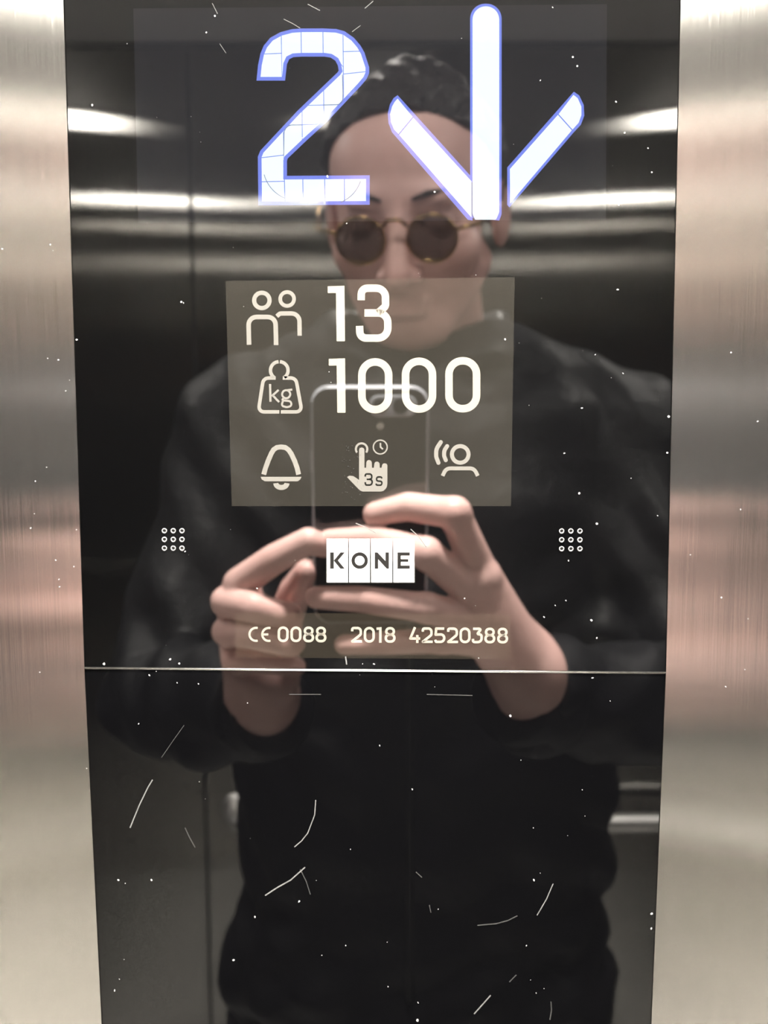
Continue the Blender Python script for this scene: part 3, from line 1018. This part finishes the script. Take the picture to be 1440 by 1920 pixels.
# ------------------------------------------------------------------ the person
# hands: joints laid out where the photo shows them mirrored
def hand_right():
    wrist = RF(988, 1262, 0.340)
    wrist2 = RF(1000, 1345, 0.385)
    mI, mM, mR, mP = RF(905, 1082, 0.300), RF(900, 1125, 0.300), RF(905, 1165, 0.303), RF(915, 1205, 0.309)
    idx = [(RF(905, 1082, 0.300), 0.0112), (RF(852, 962, 0.281), 0.0098), (PH(765, 950, 0.012), 0.0092), (PH(703, 964, 0.0085), 0.0078)]
    mid = [(RF(896, 1118, 0.298), 0.0112), (RF(800, 1038, 0.281), 0.0098), (PH(700, 1012, 0.012), 0.0092), (PH(618, 1014, 0.0085), 0.0076)]
    rng = [(RF(905, 1165, 0.303), 0.0108), (RF(800, 1140, 0.284), 0.0094), (PH(680, 1124, 0.012), 0.0086), (PH(592, 1120, 0.0085), 0.0072)]
    pky = [(RF(920, 1205, 0.309), 0.0100), (RF(830, 1200, 0.295), 0.0085), (RF(730, 1205, 0.302), 0.0078), (RF(645, 1209, 0.309), 0.0066)]
    thumb = [(RF(990, 1215, 0.345), 0.0150), (RF(900, 1120, 0.345), 0.0125), (RF(830, 1060, 0.342), 0.0105), (RF(765, 1030, 0.338), 0.0085)]
    allp = [p for c in (idx, mid, rng, pky, thumb) for p, _ in c] + [wrist, wrist2]
    fl = Field(*bounds(allp, 0.03), 0.0017)
    # palm: fan of cones from the wrist to every knuckle
    for m, r in ((mI, 0.0125), (mM, 0.0125), (mR, 0.0122), (mP, 0.0115)):
        fl.smin(fl.cone(wrist, m, 0.020, r), 0.012)
    fl.smin(fl.cone(wrist, wrist2, 0.0225, 0.0265), 0.012)
    fl.smin(fl.cone(RF(985, 1225, 0.345), RF(925, 1140, 0.335), 0.017, 0.013), 0.012)
    for c in (idx, mid, rng, pky):
        fl.chain(c, 0.0025)
        fl.smin(fl.cone(c[1][0], c[1][0], c[1][1] * 1.06, c[1][1] * 1.06), 0.003)
    fl.chain(thumb, 0.005)
    # knuckle of the index finger
    fl.smin(fl.ell(RF(903, 1084, 0.294), (0.0115, 0.010, 0.0115)), 0.004)
    v, q = fl.mesh()
    return smooth_v(v, q, 2), q


def hand_left():
    wrist = RF(492, 1305, 0.372)
    wrist2 = RF(482, 1360, 0.405)
    mI, mM, mR, mP = RF(455, 1105, 0.345), RF(448, 1150, 0.352), RF(452, 1198, 0.356), RF(462, 1240, 0.356)
    idx = [(mI, 0.0112), (RF(448, 1094, 0.318), 0.0105), (RF(515, 1048, 0.306), 0.0098), (RF(578, 1014, 0.300), 0.0086), (PH(611, 1024, 0.007), 0.0075)]
    mid = [(mM, 0.0112), (RF(424, 1128, 0.318), 0.0104), (RF(475, 1138, 0.303), 0.0100), (RF(518, 1150, 0.305), 0.0088), (RF(545, 1152, 0.318), 0.0078)]
    rng = [(mR, 0.0108), (RF(424, 1184, 0.322), 0.0098), (RF(480, 1192, 0.306), 0.0094), (RF(530, 1206, 0.309), 0.0082), (RF(552, 1208, 0.320), 0.0072)]
    pky = [(mP, 0.0100), (RF(438, 1238, 0.330), 0.0088), (RF(490, 1240, 0.316), 0.0084), (RF(536, 1247, 0.318), 0.0074), (RF(556, 1250, 0.328), 0.0066)]
    thumb = [(RF(520, 1235, 0.365), 0.0150), (RF(535, 1160, 0.352), 0.0122), (RF(552, 1108, 0.335), 0.0105), (RF(576, 1072, 0.322), 0.0088)]
    allp = [p for c in (idx, mid, rng, pky, thumb) for p, _ in c] + [wrist, wrist2]
    fl = Field(*bounds(allp, 0.032), 0.0017)
    for m, r in ((mI, 0.0125), (mM, 0.0125), (mR, 0.0122), (mP, 0.0115)):
        fl.smin(fl.cone(wrist, m, 0.020, r), 0.012)
    fl.smin(fl.cone(wrist, wrist2, 0.0225, 0.0265), 0.012)
    fl.smin(fl.ell(RF(505, 1262, 0.352), (0.022, 0.018, 0.024)), 0.012)
    for c in (idx, mid, rng, pky):
        fl.chain(c, 0.0022)
    fl.chain(thumb, 0.005)
    v, q = fl.mesh()
    return smooth_v(v, q, 2), q


# head, in its own axes: x right, y forward, z up, origin between the eyes inside the skull
HS = 1.05
tilt = math.radians(-22)
yaw_h = math.radians(11)
HR = Matrix.Rotation(yaw_h, 3, 'Z') @ Matrix.Rotation(tilt, 3, 'X')
bridge = RF(743, 408, 0.565)
HC0 = bridge - HR @ Vector((0, 0.089 * HS, 0.006 * HS))


def HW(p):
    return HC0 + HR @ (Vector(p) * HS)


def head_parts():
    fl = Field((-0.11, -0.135, -0.26), (0.11, 0.14, 0.15), 0.0026)
    fl.smin(fl.ell((0, -0.018, 0.030), (0.076, 0.096, 0.080)), 0.0)
    fl.smin(fl.ell((0, 0.026, -0.034), (0.064, 0.060, 0.078)), 0.02)
    fl.smin(fl.cone((0, 0.052, -0.094), (0, 0.050, -0.100), 0.022, 0.022), 0.022)
    for s in (-1, 1):
        fl.smin(fl.cone((s * 0.055, -0.005, -0.055), (s * 0.022, 0.055, -0.098), 0.016, 0.015), 0.02)
        fl.smin(fl.ell((s * 0.044, 0.052, -0.030), (0.022, 0.022, 0.018)), 0.014)
    fl.smin(fl.cone((-0.036, 0.071, 0.018), (0.036, 0.071, 0.018), 0.011, 0.011), 0.012)
    for s in (-1, 1):
        fl.sub(fl.ell((s * 0.032, 0.094, -0.003), (0.019, 0.017, 0.012)), 0.010)
        fl.smin(fl.ell((s * 0.032, 0.067, -0.003), (0.0135, 0.0135, 0.0125)), 0.002)
    fl.smin(fl.cone((0, 0.080, 0.006), (0, 0.104, -0.040), 0.0075, 0.0115), 0.008)
    for s in (-1, 1):
        fl.smin(fl.ell((s * 0.0125, 0.092, -0.043), (0.0085, 0.010, 0.008)), 0.005)
        fl.sub(fl.ell((s * 0.007, 0.098, -0.052), (0.0035, 0.005, 0.004)), 0.002)
    fl.smin(fl.cone((-0.017, 0.079, -0.068), (0.017, 0.079, -0.068), 0.0055, 0.0055), 0.005)
    fl.smin(fl.cone((-0.014, 0.079, -0.077), (0.014, 0.079, -0.077), 0.0062, 0.0062), 0.004)
    for s in (-1, 1):
        R_ = Matrix.Rotation(s * 0.35, 3, 'Z')
        fl.smin(fl.ell((s * 0.080, -0.012, -0.014), (0.006, 0.018, 0.031), np.array(R_)), 0.004)
        fl.sub(fl.ell((s * 0.087, -0.008, -0.012), (0.005, 0.009, 0.016)), 0.003)
    fl.smin(fl.cone((0, -0.022, -0.06), (0, -0.075, -0.235), 0.056, 0.062), 0.02)
    v, q = fl.mesh()
    v = smooth_v(v, q, 2)
    M = np.array(HR) * HS
    return v @ M.T + np.array(HC0), q


def hair_parts():
    fl = Field((-0.11, -0.14, -0.09), (0.11, 0.12, 0.16), 0.0026)
    fl.smin(fl.ell((0, -0.020, 0.031), (0.079, 0.098, 0.084)), 0.0)
    rngn = np.random.default_rng(3)
    for _ in range(170):                       # short uneven tufts over the crown
        d = rngn.normal(size=3); d[2] = abs(d[2]); d /= np.linalg.norm(d)
        c = (d[0] * 0.077, -0.020 + d[1] * 0.096, 0.031 + d[2] * 0.082)
        r = 0.004 + 0.006 * rngn.random()
        fl.smin(fl.cone(c, c, r, r), 0.006)
    side = (fl.Y - 0.066) * 0.95 + 0.098 - fl.Z     # hairline rises to the forehead
    side = np.maximum(side, 0.012 - fl.Z - np.maximum(0, -fl.Y - 0.03) * 0.9)
    fl.f = np.maximum(fl.f, side.astype(np.float32))
    inner = fl.ell((0, -0.018, 0.030), (0.072, 0.092, 0.076))
    fl.f = np.maximum(fl.f, -inner)
    v, q = fl.mesh()
    v = smooth_v(v, q, 1)
    M = np.array(HR) * HS
    return v @ M.T + np.array(HC0), q


# skeleton of the trunk
PX = HC0.x
d_t = 0.70                                       # distance of the trunk's axis from the panel
sh_l, sh_r = RF(462, 800, 0.70), RF(1172, 815, 0.70)
el_l, el_r = RF(300, 1310, 0.60), RF(1315, 1320, 0.57)
wr_l, wr_r = RF(488, 1328, 0.392), RF(992, 1308, 0.372)


def mid_x(yl, yr, y, d): return (RF(yl, y, d).x + RF(yr, y, d).x) / 2


ROWS = [  # pixel row, left and right outline, half-depth of the trunk
    (700, 600, 950, 0.075), (760, 480, 1120, 0.10), (860, 430, 1190, 0.115), (1000, 440, 1165, 0.125), (1200, 440, 1150, 0.125), (1400, 437, 1143, 0.12),
    (1520, 440, 1142, 0.12), (1600, 449, 1138, 0.118), (1655, 464, 1122, 0.115), (1700, 447, 1114, 0.118), (1760, 424, 1136, 0.125), (1800, 424, 1157, 0.127), (1850, 445, 1140, 0.122), (1925, 447, 1139, 0.118)]


def trunk_sdf(fl, shrink=0.0):
    zs, cx, hw, hd = [], [], [], []
    for py, xl, xr, dep in ROWS:
        a, b = RF(xl, py, d_t), RF(xr, py, d_t)
        zs.append(a.z); cx.append((a.x + b.x) / 2); hw.append((b.x - a.x) / 2); hd.append(dep)
    o = np.argsort(zs)
    zs, cx, hw, hd = [np.array(t)[o] for t in (zs, cx, hw, hd)]
    Zc = fl.Z
    c = np.interp(Zc, zs, cx); w = np.interp(Zc, zs, hw) - shrink; dd = np.interp(Zc, zs, hd) - shrink
    e = 2.5
    k = ((np.abs(fl.X - c) / w) ** e + (np.abs(fl.Y + d_t) / dd) ** e) ** (1 / e)
    d = (k - 1) * np.minimum(w, dd)
    return np.maximum(d, np.maximum(zs[0] - Zc, Zc - zs[-1])).astype(np.float32), zs[0], zs[-1]


def folds(fl, amp):
    x, y, z = fl.X, fl.Y, fl.Z
    f = np.sin(38 * x + 21 * z + 3 * np.sin(11 * z + 9 * x)) * np.sin(17 * z - 24 * x + 2.0 * np.sin(13 * x))
    f += 0.6 * np.sin(75 * (z + 0.55 * x) + 4 * np.sin(14 * x + 7 * y))
    f += 0.5 * np.sin(64 * (z - 0.7 * x + 0.4 * y) + 3 * np.sin(19 * z))
    return (amp * f).astype(np.float32)


def jacket_parts():
    pts = [sh_l, sh_r, el_l, el_r, wr_l, wr_r, RF(430, 1930, d_t), RF(1160, 1930, d_t), RF(760, 640, d_t)]
    lo, hi = bounds(pts, 0.11)
    lo[1] = min(lo[1], -d_t - 0.17); hi[1] = max(hi[1], -0.34)
    fl = Field(lo, hi, 0.0055)
    d, z0, z1 = trunk_sdf(fl)
    fl.f = d
    # shoulders slope from the neck
    nk_l, nk_r = RF(655, 690, 0.70), RF(890, 690, 0.70)
    fl.smin(fl.cone(nk_l, sh_l, 0.060, 0.062), 0.05)
    fl.smin(fl.cone(nk_r, sh_r, 0.060, 0.062), 0.05)
    fl.chain([(sh_l, 0.064), ((sh_l + el_l) / 2, 0.061), (el_l, 0.056), ((el_l * 0.5 + wr_l * 0.5), 0.051), (wr_l, 0.041)], 0.03)
    fl.chain([(sh_r, 0.064), ((sh_r + el_r) / 2, 0.061), (el_r, 0.056), ((el_r * 0.5 + wr_r * 0.5), 0.051), (wr_r, 0.041)], 0.03)
    fl.f = fl.f + folds(fl, 0.0048)
    # ribbed cuffs pull the sleeve in at the wrist
    # neck opening
    nb = HW((0, -0.045, -0.135)); nt = HW((0, 0.02, 0.02))
    fl.sub(fl.cone(nb, nt, 0.064, 0.085), 0.012)
    # open the sleeve ends
    for w_, e_ in ((wr_l, el_l), (wr_r, el_r)):
        a = (w_ - e_).normalized()
        pl = (fl.X - w_.x) * a.x + (fl.Y - w_.y) * a.y + (fl.Z - w_.z) * a.z - 0.014
        near = np.sqrt((fl.X - w_.x) ** 2 + (fl.Y - w_.y) ** 2 + (fl.Z - w_.z) ** 2) - 0.075
        fl.f = np.where(near < 0, np.maximum(fl.f, pl), fl.f)
    v, q = fl.mesh()
    return smooth_v(v, q, 2), q


def body_core_parts():
    """the body under the clothes, joined to head and hands"""
    pts = [sh_l, sh_r, el_l, el_r, wr_l, wr_r, RF(760, 640, d_t), Vector((PX, -0.7, 0.05))]
    lo, hi = bounds(pts, 0.11)
    fl = Field(lo, hi, 0.010)
    d, z0, z1 = trunk_sdf(fl, 0.022)
    fl.f = d
    fl.smin(fl.cone(HW((0, -0.05, -0.16)), HW((0, -0.085, -0.26)), 0.05, 0.06), 0.03)
    for s, e, w_ in ((sh_l, el_l, wr_l), (sh_r, el_r, wr_r)):
        fl.chain([(s, 0.044), (e, 0.036), (w_, 0.026)], 0.02)
    for s in (-1, 1):
        fl.chain([(Vector((PX + s * 0.09, -d_t, z0 + 0.02)), 0.075), (Vector((PX + s * 0.10, -d_t + 0.02, 0.50)), 0.048), (Vector((PX + s * 0.11, -d_t, 0.09)), 0.036)], 0.03)
    v, q = fl.mesh()
    return smooth_v(v, q, 1), q


def trouser_parts():
    fl = Field((PX - 0.30, -d_t - 0.22, 0.03), (PX + 0.30, -d_t + 0.24, 1.02), 0.0075)
    ztop = RF(760, 1830, d_t).z
    fl.f = np.maximum(fl.ell((PX + 0.012, -d_t, ztop - 0.06), (0.195, 0.122, 0.17)), fl.Z - (ztop + 0.02)).astype(np.float32)
    for s in (-1, 1):
        fl.chain([(Vector((PX + s * 0.098, -d_t, ztop - 0.06)), 0.098), (Vector((PX + s * 0.105, -d_t + 0.025, 0.50)), 0.074), (Vector((PX + s * 0.115, -d_t, 0.08)), 0.062)], 0.03)
    fl.f = fl.f + folds(fl, 0.0016)
    v, q = fl.mesh()
    return smooth_v(v, q, 2), q


person = empty('person', (PX, -d_t, 0.0))
tag(person, 'person in black jacket and tinted glasses holding up a phone with both hands', 'person')
link('body', to_mesh('body', [head_parts(), hand_left(), hand_right(), body_core_parts()]), M_SKIN, person)
link('hair', to_mesh('hair', [hair_parts()]), M_HAIR, person)['label'] = 'short dark hair'
jk = link('jacket', to_mesh('jacket', [jacket_parts()]), M_JACKET, person)
link('trousers', to_mesh('trousers', [trouser_parts()]), M_TROUSER, person)


def collar(name, d_in, d_out, hgt):
    """stand-up collar, open at the front"""
    bm = bmesh.new()
    base = HW((0, -0.048, -0.158))
    n = 40
    rings = []
    for k in range(n + 1):
        a = math.radians(118 + (422 - 118) * k / n)     # gap at the front (90 deg)
        ca, sa = math.cos(a), math.sin(a)
        fr = max(0.0, sa)                               # 1 at the front
        col = []
        for rad, z in ((d_in, -0.02), (d_in + 0.004, hgt * (1 - 0.55 * fr)), (d_out + 0.006, hgt * (1 - 0.55 * fr)), (d_out, -0.02)):
            col.append(bm.verts.new((base.x + rad * 1.05 * ca, base.y + rad * sa + 0.010 * fr, base.z + z - 0.035 * fr)))
        rings.append(col)
    for A, B in zip(rings, rings[1:]):
        for i in range(4):
            bm.faces.new((A[i], A[(i + 1) % 4], B[(i + 1) % 4], B[i]))
    bm.faces.new(rings[0]); bm.faces.new(rings[-1])
    return from_bm(name, bm, M_JACKET, jk, True)


collar('collar', 0.066, 0.078, 0.045)
# zip: a thin ridge down the front of the jacket
zp = []
for py in range(720, 1900, 40):
    zs = RF(768, py, 0.58).z
    rows = sorted((RF(a, p_, d_t).z, dep) for p_, a, b_, dep in [(r[0], r[1], r[2], r[3]) for r in ROWS])
    dep = float(np.interp(zs, [r[0] for r in rows], [r[1] for r in rows]))
    zp.append(RF(768, py, d_t - dep - 0.002))
tube('zip', zp, 0.0035, M_DARK, jk, 8)
for w_, e_ in ((wr_l, el_l), (wr_r, el_r)):
    a = (w_ - e_).normalized()
    bm = bmesh.new()
    tube_bm(bm, [w_ - a * 0.018, w_ - a * 0.010, w_ + a * 0.006, w_ + a * 0.022, w_ + a * 0.028], [0.040, 0.041, 0.037, 0.034, 0.031], 28)
    from_bm('cuff', bm, M_JACKET, jk, True)
for s in (-1, 1):
    c = Vector((PX + s * 0.115, -d_t, 0))
    fl = Field((c.x - 0.08, -d_t - 0.15, -0.005), (c.x + 0.08, -d_t + 0.24, 0.14), 0.005)
    fl.smin(fl.ell((c.x, -d_t + 0.04, 0.035), (0.046, 0.145, 0.045)), 0)
    fl.smin(fl.cone((c.x, -d_t - 0.02, 0.05), (c.x, -d_t - 0.01, 0.115), 0.047, 0.042), 0.03)
    fl.f = np.maximum(fl.f, 0.002 - fl.Z)
    v, q = fl.mesh()
    link('shoe', to_mesh('shoe', [(smooth_v(v, q, 2), q)]), M_SHOE, person)

for s in (-1, 1):
    tube('eyebrow', [HW((s * 0.013, 0.0845, 0.019)), HW((s * 0.026, 0.0825, 0.0235)), HW((s * 0.040, 0.0765, 0.0235)), HW((s * 0.052, 0.066, 0.018))], [0.0016, 0.0027, 0.0026, 0.0010], M_HAIR, person, 10)

# spectacles
gl = empty('spectacles', HW((0, 0.10, 0)))
tag(gl, 'thin gold framed spectacles with dark tinted round lenses', 'glasses')
for s in (-1, 1):
    c = Vector((s * 0.0305, 0.0985, -0.010))
    RX, RZ = 0.0205, 0.0192
    ring = [HW(c + Vector((RX * math.cos(a), -abs(RX * math.cos(a)) * 0.08, RZ * math.sin(a)))) for a in [2 * math.pi * k / 36 for k in range(37)]]
    tube('rim', ring, 0.0017, M_GOLD, gl, 10)
    bm = bmesh.new()
    vs_ = [bm.verts.new(HW(c + Vector((RX * math.cos(a), 0.0006, RZ * math.sin(a))))) for a in [2 * math.pi * k / 36 for k in range(36)]]
    vb = [bm.verts.new(HW(c + Vector((RX * math.cos(a), -0.0012, RZ * math.sin(a))))) for a in [2 * math.pi * k / 36 for k in range(36)]]
    bm.faces.new(vs_); bm.faces.new(vb)
    for k in range(36): bm.faces.new((vs_[k], vs_[(k + 1) % 36], vb[(k + 1) % 36], vb[k]))
    from_bm('lens', bm, M_TINT, gl)
    tube('temple', [HW((s * 0.0505, 0.096, -0.004)), HW((s * 0.070, 0.082, -0.002)), HW((s * 0.082, 0.03, 0.002)), HW((s * 0.0845, -0.012, 0.016)), HW((s * 0.082, -0.035, -0.012))], 0.0018, M_GOLD, gl, 8)
tube('bridge', [HW((-0.010, 0.099, 0.001)), HW((-0.005, 0.103, 0.007)), HW((0.005, 0.103, 0.007)), HW((0.010, 0.099, 0.001))], 0.0017, M_GOLD, gl, 10)
